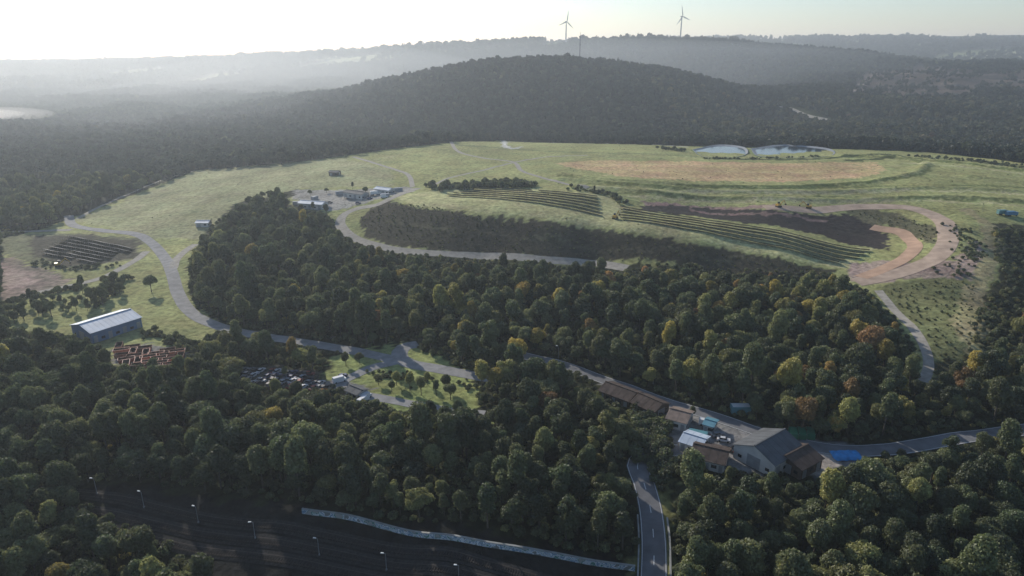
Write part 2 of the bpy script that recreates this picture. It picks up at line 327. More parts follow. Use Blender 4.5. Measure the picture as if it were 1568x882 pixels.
LEAF=leaf_mat('foliage',[(0.,(.075,.1,.042)),(.45,(.15,.165,.068)),(.65,(.26,.255,.085)),(.82,(.42,.33,.075)),(1.,(.33,.185,.08))],trans=.45,nsc=.8)
HLEAF=leaf_mat('hill_foliage',[(0.,(.024,.038,.024)),(.45,(.045,.058,.032)),(.65,(.09,.10,.042)),(.82,(.14,.13,.05)),(1.,(.12,.08,.045))],nsc=.2)
BARK=mm('bark',(.09,.075,.06),.95,.3,2)
def tree_mesh(name,seed,nl,nleaf,size,rad=4.3,hh=4.3,cz=8.6,lr=(1.3,2.3),cone=False,leaf=None):
    r=np.random.default_rng(seed); cs=[];rs=[]
    for i in range(nl):
        d=r.normal(size=3); d/=np.linalg.norm(d); k=r.uniform(.35,1)**.6
        c=np.array([d[0]*(rad-1.6)*k,d[1]*(rad-1.6)*k,cz+d[2]*(hh-1.3)*k])
        q=r.uniform(*lr)
        if cone: 
            f=i/nl; c=np.array([r.normal()*.5*(1-f),r.normal()*.5*(1-f),2.5+f*11]); q=.4+2.6*(1-f)
        cs.append(c);rs.append(q)
    cs=np.array(cs);rs=np.array(rs)
    pr=rs**2/np.sum(rs**2); pts=[];nr=[]
    while len(pts)<nleaf:
        i=r.choice(nl,p=pr); d=r.normal(size=3); d/=np.linalg.norm(d)
        if d[2]<-.5: continue
        p=cs[i]+d*rs[i]*r.uniform(.62,1.28)*(np.array([1,1,.85]) if not cone else np.array([1,1,.5]))
        dd=np.linalg.norm(cs-p,axis=1)/rs; dd[i]=9
        if dd.min()<.64: continue
        pts.append(p);nr.append(d)
    p=np.array(pts);n=np.array(nr)+r.normal(size=(nleaf,3))*.7; n/=np.linalg.norm(n,axis=1)[:,None]
    a=np.cross(n,r.normal(size=(nleaf,3))); a/=np.linalg.norm(a,axis=1)[:,None]; b=np.cross(n,a)
    s=(size*r.uniform(.5,1.35,nleaf))[:,None]/2; s2=s*r.uniform(.6,1,(nleaf,1))
    V=np.stack([p-a*s-b*s2*.4,p+a*s*.3-b*s2,p+a*s+b*s2*.5,p-a*s*.4+b*s2],1).reshape(-1,3)
    mb=MB(); mb.v=V.tolist(); mb.f=[(4*i,4*i+1,4*i+2,4*i+3) for i in range(nleaf)]; mb.m=[0]*nleaf
    mb.tube((0,0,-.6),(.1,0,cz*.55),.32,.22,7,1); mb.tube((.1,0,cz*.55),(0,.1,cz+1),.22,.06,6,1)
    for i in range(min(5,nl)): mb.tube((0,0,cz*.35+.5*i),cs[i],.14,.04,5,1)
    return mb.mesh(name,[leaf or LEAF,BARK])
PC=bpy.data.collections.new('deciduous_tree_kinds'); FC=bpy.data.collections.new('distant_tree_kinds'); SC=bpy.data.collections.new('shrub_kinds')
PM=[]
for i in range(9):
    cfg=[(4.6,4.2,8.8),(3.2,5.4,10.2),(5.2,3.6,8.0),(3.6,4.8,9.4),(4.8,5.0,9.4)][i%5]
    me=tree_mesh('deciduous_tree_%s'%'abcdefghi'[i],100+i,17+2*(i%5),4300,.6,*cfg,lr=[(1.1,2.1),(.8,1.8),(.9,2.4)][i%3]); PM.append(me)
    PC.objects.link(bpy.data.objects.new('a_tree_kind_%d'%i,me))
for i in range(6):
    me=tree_mesh('distant_tree_%s'%'abcdef'[i],300+i,7 if i<4 else 9,230,2.1,4.6,4.2,8.0,(1.8,2.8),leaf=HLEAF) if i<5 else tree_mesh('distant_conifer',400,9,200,1.6,cone=True,leaf=HLEAF)
    FC.objects.link(bpy.data.objects.new('b_tree_kind_%d'%i,me))
SHM=[]
for i in range(3):
    me=tree_mesh('shrub_%s'%'abc'[i],500+i,7,450,.44,2.1,1.4,1.2,(.6,1.1)); SHM.append(me)
    SC.objects.link(bpy.data.objects.new('c_shrub_kind_%d'%i,me))
def scatter(name,x,y,scl,tint,coll,nk,sz=None,dz=-.1):
    n=len(x); z=H(x,y)+dz
    me=bpy.data.meshes.new(name); me.vertices.add(n); me.vertices.foreach_set('co',np.stack([x,y,z],1).ravel().astype(np.float32))
    def at(k,t,v): a=me.attributes.new(k,t,'POINT'); a.data.foreach_set('value',v)
    at('scl','FLOAT',scl.astype(np.float32)); at('sz','FLOAT',(scl*(rng.uniform(.8,1.3,n) if sz is None else sz)).astype(np.float32))
    at('rz','FLOAT',rng.uniform(0,6.28,n).astype(np.float32)); at('tint','FLOAT',tint.astype(np.float32)); at('idx','INT',rng.integers(0,nk,n).astype(np.int32))
    o=place(me,name); g=bpy.data.node_groups.new(name,'GeometryNodeTree')
    g.interface.new_socket('Geometry',in_out='INPUT',socket_type='NodeSocketGeometry'); g.interface.new_socket('Geometry',in_out='OUTPUT',socket_type='NodeSocketGeometry')
    N=g.nodes;L=g.links; gi=N.new('NodeGroupInput');go=N.new('NodeGroupOutput'); ip=N.new('GeometryNodeInstanceOnPoints'); ci=N.new('GeometryNodeCollectionInfo')
    ci.inputs['Collection'].default_value=coll; ci.inputs['Separate Children'].default_value=True; ci.inputs['Reset Children'].default_value=True
    def na(k,t='FLOAT'): a=N.new('GeometryNodeInputNamedAttribute'); a.data_type=t; a.inputs['Name'].default_value=k; return [s for s in a.outputs if s.enabled][0]
    L.new(gi.outputs[0],ip.inputs['Points']); L.new(ci.outputs[0],ip.inputs['Instance']); ip.inputs['Pick Instance'].default_value=True
    L.new(na('idx','INT'),ip.inputs['Instance Index'])
    c1=N.new('ShaderNodeCombineXYZ'); L.new(na('rz'),c1.inputs[2]); er=N.new('FunctionNodeEulerToRotation'); L.new(c1.outputs[0],er.inputs[0]); L.new(er.outputs[0],ip.inputs['Rotation'])
    c2=N.new('ShaderNodeCombineXYZ'); L.new(na('scl'),c2.inputs[0]); L.new(na('scl'),c2.inputs[1]); L.new(na('sz'),c2.inputs[2]); L.new(c2.outputs[0],ip.inputs['Scale'])
    L.new(ip.outputs[0],go.inputs[0]); md=o.modifiers.new('instances','NODES'); md.node_group=g; return o
def jgrid(x0,x1,y0,y1,s,j=.45):
    a,b=np.meshgrid(np.arange(x0,x1,s),np.arange(y0,y1,s)); a=a.ravel()+0.; b=b.ravel()+0.
    a+=rng.uniform(-j,j,len(a))*s; b+=rng.uniform(-j,j,len(b))*s; return a,b
def sight(x,y,h):
    g=H(x,y); k=(CAMH-g)/(CAMH-g-h); return x*k,y*k
x,y=jgrid(-700,760,95,640,5.1,.5)
m=(np.abs(x)<.86*y+70); x,y=x[m],y[m]
big=wav(x,y,60,4)
scl=rng.uniform(.42,.95,len(x))*(1+.14*big); scl=np.where(rng.uniform(size=len(x))<.08,scl*1.3,scl); scl=np.clip(scl,.38,1.15)
keep=np.ones(len(x),bool)
isl=pip(ISLAND,x,y)
for fr in (0,.45,.8):
    qx,qy=sight(x,y,13*scl*fr)
    for k,pg in enumerate(CLEAR):
        keep&=~pip(pg,qx,qy)
    for c,w,vis in ROADS:
        if fr==0: keep&=dline(c,qx,qy)>w/2+2.4
        elif vis: keep&=~((dline(c,qx,qy)<w/2+.5)&(rng.uniform(size=len(x))<.93))
keep&=rng.uniform(size=len(x))<.95
keep|=isl&(rng.uniform(size=len(x))<.75)
scl[isl]*=.6
x,y,scl=x[keep],y[keep],scl[keep]
t=np.clip(rng.normal(.25,.17,len(x))+.12*wav(x,y,70,9),0,.6)
aut=(wav(x,y,45,7)>-.1)&(x>-90)&(y>185)&(y<400)
rr=rng.uniform(size=len(x)); t=np.where(aut&(rr<.24),rng.uniform(.58,1,len(x)),t); t=np.where((rr>.98),rng.uniform(.58,.85,len(x)),t)
scatter('woodland',x,y,scl,t,PC,9)
NW=len(x)
x,y=jgrid(-500,600,110,480,3.2)
m=(np.abs(x)<.8*y+30); x,y=x[m],y[m]
k=np.ones(len(x),bool)
for pg in CLEAR[1:5]: k&=~pip(pg,x,y)
k&=~(pip(CLEAR[5],x,y)&(rng.uniform(size=len(x))<.5))
c0=pip(CLEAR[0],x,y)
rough=np.zeros(len(x),bool)
for pg in ([(550,334),(600,310),(750,335),(960,360),(1200,400),(1290,418),(1100,414),(830,394),(660,383),(560,355)],[(1340,440),(1440,430),(1495,435),(1485,540),(1425,570),(1395,510)],[(1290,318),(1400,335),(1435,355),(1430,372),(1370,350)]):
    rough|=pip(GP(pg),x,y)
bank=pip(GP([(1515,350),(1620,350),(1640,560),(1440,600),(1430,560),(1495,480),(1535,410)]),x,y)
k&=(~c0)|(rough&(rng.uniform(size=len(x))<.8))|bank
for c,w,vis in ROADS: k&=dline(c,x,y)>w/2+1.2
x,y=x[k],y[k]; r_=rough[k]
scatter('undergrowth',x,y,np.where(r_,rng.uniform(.12,.5,len(x)),rng.uniform(.5,1.1,len(x))),np.where(r_,rng.uniform(.1,.6,len(x)),np.clip(rng.normal(.3,.2,len(x)),0,.75)),SC,3)
def farwood(name,r0,r1,s,sc0,sc1):
    x,y=jgrid(-.9*r1,.95*r1,400,r1,s); r=np.hypot(x,y)
    m=(r>=r0)&(r<r1)&(np.abs(x)<.82*y+80); x,y=x[m],y[m]; r=r[m]
    keep=(y>640)&~pip(CLEAR[0],x,y)
    keep&=~(pip(QUARRY,x,y)&(wav(x,y,60,8)<.45))
    keep&=~((r>2600)&(wav(x,y,700,3)>.62))
    keep&=dline(ROADS[HT][0],x,y)>10
    x,y=x[keep],y[keep]
    t=np.clip(rng.normal(.2,.17,len(x)),0,.75)
    t=np.where((x>250)&(y>850)&(y<1350),t+.3,t)
    scatter(name,x,y,rng.uniform(sc0,sc1,len(x)),t,FC,6,dz=-1.)
    return len(x)
n1=farwood('valley_woodland',640,1300,7.5,.6,1.05)
n2=farwood('hill_woodland',1300,2700,9.5,.6,1.05)
n3=farwood('distant_woodland',2700,5200,26,1.6,2.4)
print('trees',NW,n1,n2,n3)
def tree(u,v,sc=.7,tint=.3):
    gx,gy=G(u,v); o=place(random.choice(PM),'deciduous_tree',(gx,gy,h1(gx,gy)-.1),random.uniform(0,6.28),sc=sc); o['tint']=float(tint)
for a in [(232,447,.75,.1),(175,440,.55,.3),(165,452,.6,.3),(186,447,.5,.2),(90,455,.5,.3),
 (607,590,.45,.65),(628,598,.5,.6),(600,600,.35,.4),(645,605,.5,.5),(668,606,.42,.3),(690,612,.55,.45),(655,590,.38,.6),(683,598,.5,.3),(580,590,.4,.5),(624,585,.33,.6),
 (530,560,.45,.3),(550,556,.4,.5),(700,640,.5,.2),(660,640,.5,.1),(575,632,.45,.3),(760,600,.9,.8),(738,598,.8,.7),(775,600,.8,.62),
 (375,604,.6,.5),(425,610,.6,.5),(455,614,.6,.4),(438,578,.35,.5),(360,575,.5,.3),
 (462,330,.6,.2),(480,325,.5,.2),(500,330,.55,.2),(560,298,.5,.2),(500,296,.4,.2),(540,290,.4,.2),(475,300,.4,.2),(1205,650,.85,.62),(1218,652,.8,.6),(1075,500,1.05,.62),(1100,505,1.1,.6),
 (910,295,.35,.2),(890,292,.3,.3),(530,243,.4,.1),(1060,640,.3,.3)]: tree(*a)
def belt(px,n,sp,s0,s1,name='hedge'):
    l=smooth(GP(px),2); k=rng.integers(0,len(l),n); x=l[k,0]+rng.normal(0,sp,n); y=l[k,1]+rng.normal(0,sp,n)
    scatter(name,x,y,rng.uniform(s0,s1,n),np.clip(rng.normal(.2,.15,n),0,.6),SC,3)
belt([(665,287),(700,288),(760,284),(815,285)],170,5,.9,2.0)
belt([(870,290),(930,298),(955,312)],50,3,.6,1.3)
belt([(0,470),(60,452),(130,440)],60,2,.5,1)
belt([(60,402),(100,412),(180,408)],50,3,.4,.9)
belt([(1400,240),(1500,248),(1600,262)],90,6,.6,1.2)
belt([(1470,345),(1490,385),(1465,420)],120,4,.3,.8)
belt([(180,430),(160,455),(150,470)],30,3,.8,1.4)
belt([(230,512),(290,530),(330,522)],60,2.5,.5,1.1)
belt([(985,640),(1000,670),(990,700),(1020,730)],120,4,.7,1.5)
belt([(1250,240),(1150,243),(1080,243)],70,2,.4,.9)
belt([(1010,228),(1045,232)],20,3,1,1.6)
belt([(505,602),(600,640),(740,645)],120,2.5,.5,1.2); belt([(650,530),(700,556),(760,575)],50,1.5,.4,.9); belt([(560,575),(600,575),(720,590)],40,3,.3,.7)
x,y=jgrid(-350,420,380,800,13,.5); k=pip(CLEAR[0],x,y)&(rng.uniform(size=len(x))<.3)
for c,w,v_ in ROADS: k&=dline(c,x,y)>w/2+2
scatter('meadow_shrubs',x[k],y[k],rng.uniform(.1,.32,k.sum()),rng.uniform(0,.5,k.sum()),SC,3)
# ------------------------------------------------------------ solar arrays
PAN=mm('solar_glass',(.01,.018,.026),.35,.2,3)
def array(quad,rows,seg=5.,depth=3.2,front=.5,back=1.9):
    q=[np.array(G(*p)) for p in quad]
    for i in range(rows):
        f=(i+.5)/rows; a=q[0]*(1-f)+q[3]*f; b=q[1]*(1-f)+q[2]*f
        L=np.linalg.norm(b-a); n=int(L/seg); d=(b-a)/L; nn=np.array([-d[1],d[0]]); mb=MB()
        if nn[1]<0: nn=-nn
        for j in range(n):
            if random.random()<.02: continue
            p0=a+d*(j*seg+.12); p1=a+d*((j+1)*seg-.12); z0=h1(*p0); z1=h1(*p1); t=.12
            w0=nn*depth/2
            A=(*(p0-w0),z0+back);B=(*(p1-w0),z1+back);C=(*(p1+w0),z1+front);D_=(*(p0+w0),z0+front)
            vs=[A,B,C,D_]+[(v[0],v[1],v[2]-t) for v in (A,B,C,D_)]
            mb.add(vs,[(0,1,2,3),(7,6,5,4),(0,4,5,1),(1,5,6,2),(2,6,7,3),(3,7,4,0)],0)
            pm=(p0-w0*.5); zm=h1(*pm); mb.tube((*pm,zm-.3),(*pm,zm+back*.75),.07,.07,5,1)
            pm=(p0+w0*.5); mb.tube((*pm,zm-.3),(*pm,zm+front+.2),.07,.07,5,1)
        mb.obj('solar_panel_row',[PAN,steel])
array([(680,300),(925,334),(925,302),(735,287)],6)
array([(950,338),(1290,408),(1345,384),(950,316)],5)
array([(56,390),(150,407),(212,382),(110,361)],7,4.5,3,.4,1.6)
# ------------------------------------------------------------ buildings
def frame(pa,pb):
    a=np.array(G(*pa)); b=np.array(G(*pb)); c=(a+b)/2; d=b-a; return c,np.linalg.norm(d),math.atan2(d[1],d[0])
def roofed(name,pa,pb,W,eave,rise,wallm,roofm,doors=3,L=None,gate=None):
    c,l,rz=frame(pa,pb); L=L or l; z=min(h1(c[0],c[1]),h1(*(c+[3,3])))-.2
    E=bpy.data.objects.new(name,None); E.location=(c[0],c[1],z); E.rotation_euler=(0,0,rz); S.collection.objects.link(E)
    a,b=L/2,W/2; mb=MB()
    mb.add([(-a,-b,0),(a,-b,0),(a,b,0),(-a,b,0),(-a,-b,eave),(a,-b,eave),(a,b,eave),(-a,b,eave),(-a,0,eave+rise),(a,0,eave+rise)],
           [(0,1,5,4),(2,3,7,6),(1,2,6,9,5),(3,0,4,8,7)],0); mb.obj('walls',[wallm],parent=E)
    mb=MB(); ov=.5; sl=rise/b
    for sgn in (-1,1):
        A=[(-a-ov,0,eave+rise+.1),(a+ov,0,eave+rise+.1),(a+ov,sgn*(b+ov),eave-sl*ov+.1),(-a-ov,sgn*(b+ov),eave-sl*ov+.1)]
        vs=A+[(v[0],v[1],v[2]+.15) for v in A]
        mb.add(vs,[(0,1,2,3),(4,5,6,7),(0,1,5,4),(1,2,6,5),(2,3,7,6),(3,0,4,7)],0)
        k=int(L/2.2)
        for i in range(k+1):
            x=-a+i*L/k
            mb.add([(x-.05,0,eave+rise+.255),(x+.05,0,eave+rise+.255),(x+.05,sgn*(b+ov),eave-sl*ov+.255),(x-.05,sgn*(b+ov),eave-sl*ov+.255),(x,0,eave+rise+.3),(x,sgn*(b+ov),eave-sl*ov+.3)],[(0,4,5,3),(4,1,2,5),(3,5,2),(0,1,4)],0)
    mb.box((0,0,eave+rise+.3),(L+1,.5,.15),0)
    mb.obj('roof',[roofm],parent=E)
    mb=MB()
    for sgn in (-1,1):
        for i in range(doors):
            x=-a+(i+.5)*L/doors
            mb.box((x,sgn*b,.1 if i%2==0 else 1.2),(min(3.2,L/doors*.55) if i%2==0 else 1.6,.12,min(eave*.75,3.4) if i%2==0 else 1.1),i%2)
        mb.box((sgn*a,0,.1),(.12,min(4.5,W*.45),min(eave*.85,4)),0)
        mb.box((sgn*a,W*.34,1.3),(.12,1.3,1),1); mb.box((sgn*a,-W*.34,1.3),(.12,1.3,1),1)
    mb.obj('doors_windows',[gate or steel,glass],parent=E)
    return E
wm=mm('render_wall',(.5,.49,.47),.85,.12,.3); bl=mm('blue_sheet_wall',(.12,.19,.31),.6,.1); rw=mm('pale_metal_roof',(.45,.51,.58),.6,.15,.2)
br=mm('brown_tile_roof',(.085,.065,.055),.9,.3,.6,spec=.1); gr=mm('grey_sheet_roof',(.10,.105,.11),.75,.2,.3,spec=.15); wd=mm('timber_wall',(.11,.08,.06),.85,.25,1)
roofed('warehouse',(127,520),(203,495),17,5.2,2.2,bl,rw,7)
roofed('long_shed',(928,602),(972,618),9,3.2,1.6,wd,br,5); roofed('long_shed',(978,622),(1012,637),9,3.4,1.7,wd,br,4)
roofed('store_building',(1026,645),(1055,652),9,3.5,1.4,wm,mm('terracotta_roof',(.2,.15,.12),.85,.25),3)
roofed('store_building',(1047,680),(1078,690),8,3.2,1.1,wm,rw,3)
roofed('workshop',(1062,700),(1112,712),10,3.2,1.6,wm,br,5)
roofed('barn',(1152,718),(1196,690),14,4.6,3.,wm,gr,4)
roofed('lean_to_barn',(1200,722),(1232,704),11,3.6,1.8,wd,br,3)
roofed('office_cabin',(462,318),(498,318),9,4,1.2,wm,rw,5)
roofed('weighbridge_building',(532,302),(560,303),8,4,1,wm,gr,4)
roofed('garage',(578,296),(600,296),7,3.5,1,wm,rw,4)
roofed('pump_house',(303,346),(322,346),6,3,.9,wm,rw,2)
roofed('field_shed',(506,268),(520,268),7,3,.9,wd,gr,2)
roofed('gate_house',(538,604),(556,611),5,3,.8,wm,gr,2)
roofed('garage',(1080,656),(1094,660),5,3,.5,wm,mm('teal_roof',(.10,.24,.3),.6,.1),2)
def container(u,v,c,rz,L=6,W=2.4,Hh=2.6,name='shipping_container',rt=None):
    mb=MB(); mb.box((0,0,.15),(L,W,Hh),0)
    for i in range(int(L/.5)):
        x=-L/2+.3+i*.5
        for s_ in (-1,1): mb.box((x,s_*(W/2+.03),.3),(.22,.06,Hh-.3),0)
    mb.box((L/2+.03,-W/4,.3),(.06,W*.42,Hh-.3),1); mb.box((L/2+.03,W/4,.3),(.06,W*.42,Hh-.3),1)
    for a in (-1,1):
        for b in (-1,1): mb.box((a*(L/2-.1),b*(W/2-.1),0),(.3,.3,.15),2); mb.box((a*(L/2-.08),b*(W/2-.08),Hh+.152),(.2,.2,.05),2)
    mb.box((0,0,Hh+.155),(L-.5,W-.5,.04),3)
    gx,gy=G(u,v); mb.obj(name,[c,c,steel,rt or c],(gx,gy,h1(gx,gy)),rz)
container(1133,632,mm('teal_paint',(.08,.22,.25),.6,.1),.0,6.5,3.2,2.8,rt=mm('cabin_roof',(.5,.52,.52),.7,.1))
container(1068,672,mm('teal_paint'),-.4)
for i in range(3): container(1214+i*13,668,mm('green_paint',(.03,.17,.09),.6,.1),1.3,5,2.4,2.,'waste_container')
for a in [(455,314,.2),(520,298,.5),(610,293,.4),(482,306,1.2),(590,302,.2)]: container(a[0],a[1],mm('grey_paint',(.3,.32,.34),.6,.1),a[2])
def skip_mesh(c,k):
    mb=MB(); L,W,h=6.2,2.5,1.9
    o=[(-L/2+.4,-W/2,.2),(L/2-.4,-W/2,.2),(L/2-.4,W/2,.2),(-L/2+.4,W/2,.2)]; t=[(-L/2,-W/2-.1,h),(L/2,-W/2-.1,h),(L/2,W/2+.1,h),(-L/2,W/2+.1,h)]
    q=.12; it=[(-L/2+q,-W/2-.1+q,h),(L/2-q,-W/2-.1+q,h),(L/2-q,W/2+.1-q,h),(-L/2+q,W/2+.1-q,h)]; ib=[(-L/2+.5,-W/2+.1,.5),(L/2-.5,-W/2+.1,.5),(L/2-.5,W/2-.1,.5),(-L/2+.5,W/2-.1,.5)]
    mb.add(o+t+it+ib,[(0,3,2,1)]+[(i,(i+1)%4,4+(i+1)%4,4+i) for i in range(4)]+[(4+i,4+(i+1)%4,8+(i+1)%4,8+i) for i in range(4)],0)
    mb.add(o+t+it+ib,[(8+i,8+(i+1)%4,12+(i+1)%4,12+i) for i in range(4)]+[(12,13,14,15)],1)
    for i in range(6):
        x=-L/2+.8+i*(L-1.6)/5
        for s_ in (-1,1): mb.box((x,s_*(W/2+.1),.25),(.12,.12,h-.35),0)
    mb.box((-L/2+1,0,0),(.3,W,.2),2); mb.box((L/2-1,0,0),(.3,W,.2),2)
    return mb.mesh('skip_%d'%k,[c,mm('skip_inside',(.09,.05,.04),.9,.3,1),rubber])  # inner faces get a darker brown than the outer paint
SK=[skip_mesh(mm('skip_orange',(.45,.13,.07),.6,.2,.8),0),skip_mesh(mm('skip_red',(.33,.09,.06),.6,.2,.8),1),skip_mesh(mm('skip_rust',(.25,.13,.09),.8,.3,.8),2)]
for i in range(5):
    for j in range(6):
        if random.random()<.12: continue
        p=np.array(G(184+j*18+i*3+random.uniform(-2,2),537+i*7.0+j*1.2-(6-j)*.6)); place(random.choice(SK),'open_skip',(p[0],p[1],h1(*p)),.35+random.uniform(-.12,.12)+(1.57 if random.random()<.2 else 0))
def car_mesh(c,k,van=False):
    mb=MB(); L,W=(4.3,1.75) if not van else (5.4,2.0); hb=.62 if not van else .95
    mb.box((0,0,.3),(L,W,hb*.6),0,(.98,.98)); mb.box((0,0,.3+hb*.6),(L*.98,W*.98,hb*.4),0,(.94,.9))
    zt=.3+hb
    if van: mb.box((-.4,0,zt),(L*.8,W*.9,1.05),0,(.95,.88),(-.05,0)); mb.box((L*.29,0,zt+.05),(L*.12,W*.82,.8),1,(.3,.9),(-.2,0))
    else:
        mb.box((-.25,0,zt),(L*.56,W*.86,.5),1,(.66,.82),(-.08,0)); mb.box((-.33,0,zt+.5),(L*.36,W*.7,.05),0)
        mb.box((-.25,0,zt),(.1,W*.88,.5),0,(1,.82))
    for a in (-1,1):
        for b in (-1,1): mb.tube((a*L*.31,b*(W/2-.22),.33),(a*L*.31,b*(W/2+.02),.33),.33,.33,12,2)
        mb.box((L/2-.03,a*W*.33,.55),(.08,.3,.15),3); mb.box((-L/2+.03,a*W*.33,.55),(.08,.3,.15),4)
    return mb.mesh('car_%d'%k,[c,glass,rubber,white,mm('tail_light',(.4,.02,.02),.4,.1)])
CC=[(.5,.5,.5),(.03,.03,.035),(.16,.17,.18),(.2,.04,.03),(.04,.06,.14),(.3,.31,.32),(.07,.07,.08)]
CM=[car_mesh(mm('car_paint_%d'%i,c,.5,.05),i) for i,c in enumerate(CC)]; VM=car_mesh(mm('van_white',(.65,.65,.65),.5,.05),99,True)
def car(u,v,rz,me=None,name='parked_car'):
    gx,gy=G(u,v); place(me or random.choice(CM),name,(gx,gy,h1(gx,gy)+.13),rz)
for i in range(4):
    for j in range(15):
        if random.random()<.25: continue
        car(366+j*8.4+i*4+random.uniform(-2,2),568+i*7+j*.5+random.uniform(-1.2,1.2),random.choice([1.2,1.2,1.3,-.3])+random.uniform(-.25,.25))
for a in [(513,521,-.3),(1120,688,.5),(1128,691,.5),(1141,690,1.3),(1136,697,.4),(524,578,.8),(530,598,.2),(1098,668,.4),(1108,676,-.3),(1060,668,.9),(468,312,0),(505,311,.4),(548,312,.3),(566,305,.2),(1010,638,-.4)]: car(*a)
for a in [(520,585,.6),(556,617,1.1),(560,611,1.1),(1082,652,-.4),(588,303,.2)]: car(*a,me=VM,name='parked_van')
def lorry(u,v,rz,c):
    mb=MB(); mb.box((2.9,0,.6),(2,2.3,2.2),0,(.9,.95)); mb.box((3.5,0,1.6),(.9,2.1,.9),1,(.8,.95)); mb.box((-1,0,.9),(5.6,2.4,2.4),0); mb.box((0,0,.6),(7.6,1,.3),3)
    for x in (2.8,-1.6,-2.8):
        for s_ in (-1,1): mb.tube((x,s_*.9,.5),(x,s_*1.2,.5),.5,.5,12,2)
    gx,gy=G(u,v); mb.obj('lorry',[c,glass,rubber,steel],(gx,gy,h1(gx,gy)+.1),rz)
lorry(1548,331,.1,mm('lorry_blue',(.08,.2,.32),.5,.1)); lorry(1535,329,.1,mm('lorry_teal',(.1,.22,.22),.5,.1)); lorry(575,299,.3,white)
def excavator(u,v,rz):
    mb=MB(); 
    for s_ in (-1,1): mb.box((0,s_*1.2,0),(3.8,.6,.9),1,(.8,1))
    mb.box((-.4,0,1),(3,2.6,1.2),0,(.95,.95)); mb.box((.5,.7,2.2),(1.4,1,1.2),2,(.85,.9)); mb.tube((1,-.2,1.6),(4,-.2,4.4),.35,.28,6,0); mb.tube((4,-.2,4.4),(6,-.2,1.8),.26,.2,6,0); mb.box((6,-.2,.9),(.9,1.2,1),1,(.6,1))
    gx,gy=G(u,v); mb.obj('excavator',[mm('machine_yellow',(.5,.3,.05),.5,.1),rubber,glass],(gx,gy,h1(gx,gy)+.1),rz)
excavator(1192,317,.4); excavator(1238,319,2.6); excavator(90,408,.5); excavator(942,335,1)
def tarp():
    gx,gy=G(1296,698); n=14; mb=MB(); vs=[];fs=[]
    for i in range(n+1):
        for j in range(n+1):
            a=(i/n-.5)*2;b=(j/n-.5)*2; vs.append((a*4.6+.2*math.sin(b*5),b*2.8,.15+.8*(1-a**4)*(1-b**4)+.1*math.sin(a*11+b*4)))
    for i in range(n):
        for j in range(n): fs.append((i*(n+1)+j,(i+1)*(n+1)+j,(i+1)*(n+1)+j+1,i*(n+1)+j+1))
    mb.add(vs,fs,0); mb.obj('blue_tarpaulin',[mm('tarp_blue',(.04,.24,.52),.7,.25,.8,spec=.15)],(gx,gy,h1(gx,gy)),.05)
tarp()
# ------------------------------------------------------------ railway
bal=mm('ballast',(.04,.038,.036),.98,.4,1.5,spec=.03); railm=mm('rail_steel',(.09,.075,.065),.8,.2,spec=.15); slp=mm('sleeper',(.04,.036,.033),.95,.3,spec=.03)  # ballast kept extra dark, with the tree shadow worked into its colour
base=[(-60,742),(120,757),(350,800),(600,842),(800,880),(980,915),(1100,940)]
for k in range(3):
    c=smooth(GP([(u,v+k*24) for u,v in base]),2.)
    o=place(ribbon('railway_track',c,4.0,.15,bal,2),'railway_track')
    for s_ in (-1,1):
        place(ribbon('rail',c,.12,.38,railm,1,s_*.75),'rail',parent=o)
    cc=smooth(GP([(u,v+k*24) for u,v in base]),.7); d=np.gradient(cc,axis=0); an=np.arctan2(d[:,1],d[:,0]); zz=H(cc[:,0],cc[:,1]); mb=MB()
    for p,a,z in zip(cc,an,zz):
        ca_,sa=math.cos(a),math.sin(a); vs=[]
        for dz in (.16,.3):
            for dx,dy in ((-.13,-1.3),(.13,-1.3),(.13,1.3),(-.13,1.3)): vs.append((p[0]+dx*ca_-dy*sa,p[1]+dx*sa+dy*ca_,z+dz))
        mb.add(vs,[(4,5,6,7),(0,1,5,4),(1,2,6,5),(2,3,7,6),(3,0,4,7)],0)
    mb.obj('sleepers',[slp],parent=o)
def graf():
    m,t=nt('graffiti_wall'); N=t.nodes;L=t.links; o=N.new('ShaderNodeOutputMaterial'); b=N.new('ShaderNodeBsdfPrincipled'); L.new(b.outputs[0],o.inputs[0]); b.inputs['Roughness'].default_value=.9
    g=N.new('ShaderNodeNewGeometry'); n=N.new('ShaderNodeTexNoise'); n.inputs['Scale'].default_value=.45; n.inputs['Detail'].default_value=5; L.new(g.outputs['Position'],n.inputs['Vector'])
    cr=N.new('ShaderNodeValToRGB'); cr.color_ramp.interpolation='CONSTANT'; L.new(n.outputs[0],cr.inputs[0]); e=cr.color_ramp.elements
    cols=[(0,(.25,.25,.23)),(.4,(.75,.75,.75)),(.46,(.2,.3,.4)),(.5,(.6,.62,.62)),(.56,(.1,.25,.2)),(.6,(.4,.38,.35))]
    while len(e)<len(cols): e.new(.5)
    for i,(p,c) in enumerate(cols): e[i].position=p; e[i].color=(*c,1)
    L.new(cr.outputs[0],b.inputs['Base Color']); return m
wl=smooth(GP([(463,786),(560,802),(700,828),(850,854),(972,874)]),2); mb=MB(); zz=H(wl[:,0],wl[:,1])
for i in range(len(wl)-1):
    a,b=wl[i],wl[i+1]; d=(b-a)/np.linalg.norm(b-a); nn=np.array([-d[1],d[0]])*.2
    for w_,z0,z1,mi in ((1,-.3,1.5,0),(1.5,1.5,1.62,1)):
        vs=[(*(a-nn*w_),zz[i]+z0),(*(b-nn*w_),zz[i+1]+z0),(*(b+nn*w_),zz[i+1]+z0),(*(a+nn*w_),zz[i]+z0),(*(a-nn*w_),zz[i]+z1),(*(b-nn*w_),zz[i+1]+z1),(*(b+nn*w_),zz[i+1]+z1),(*(a+nn*w_),zz[i]+z1)]
        mb.add(vs,[(4,5,6,7),(0,1,5,4),(2,3,7,6)],mi)
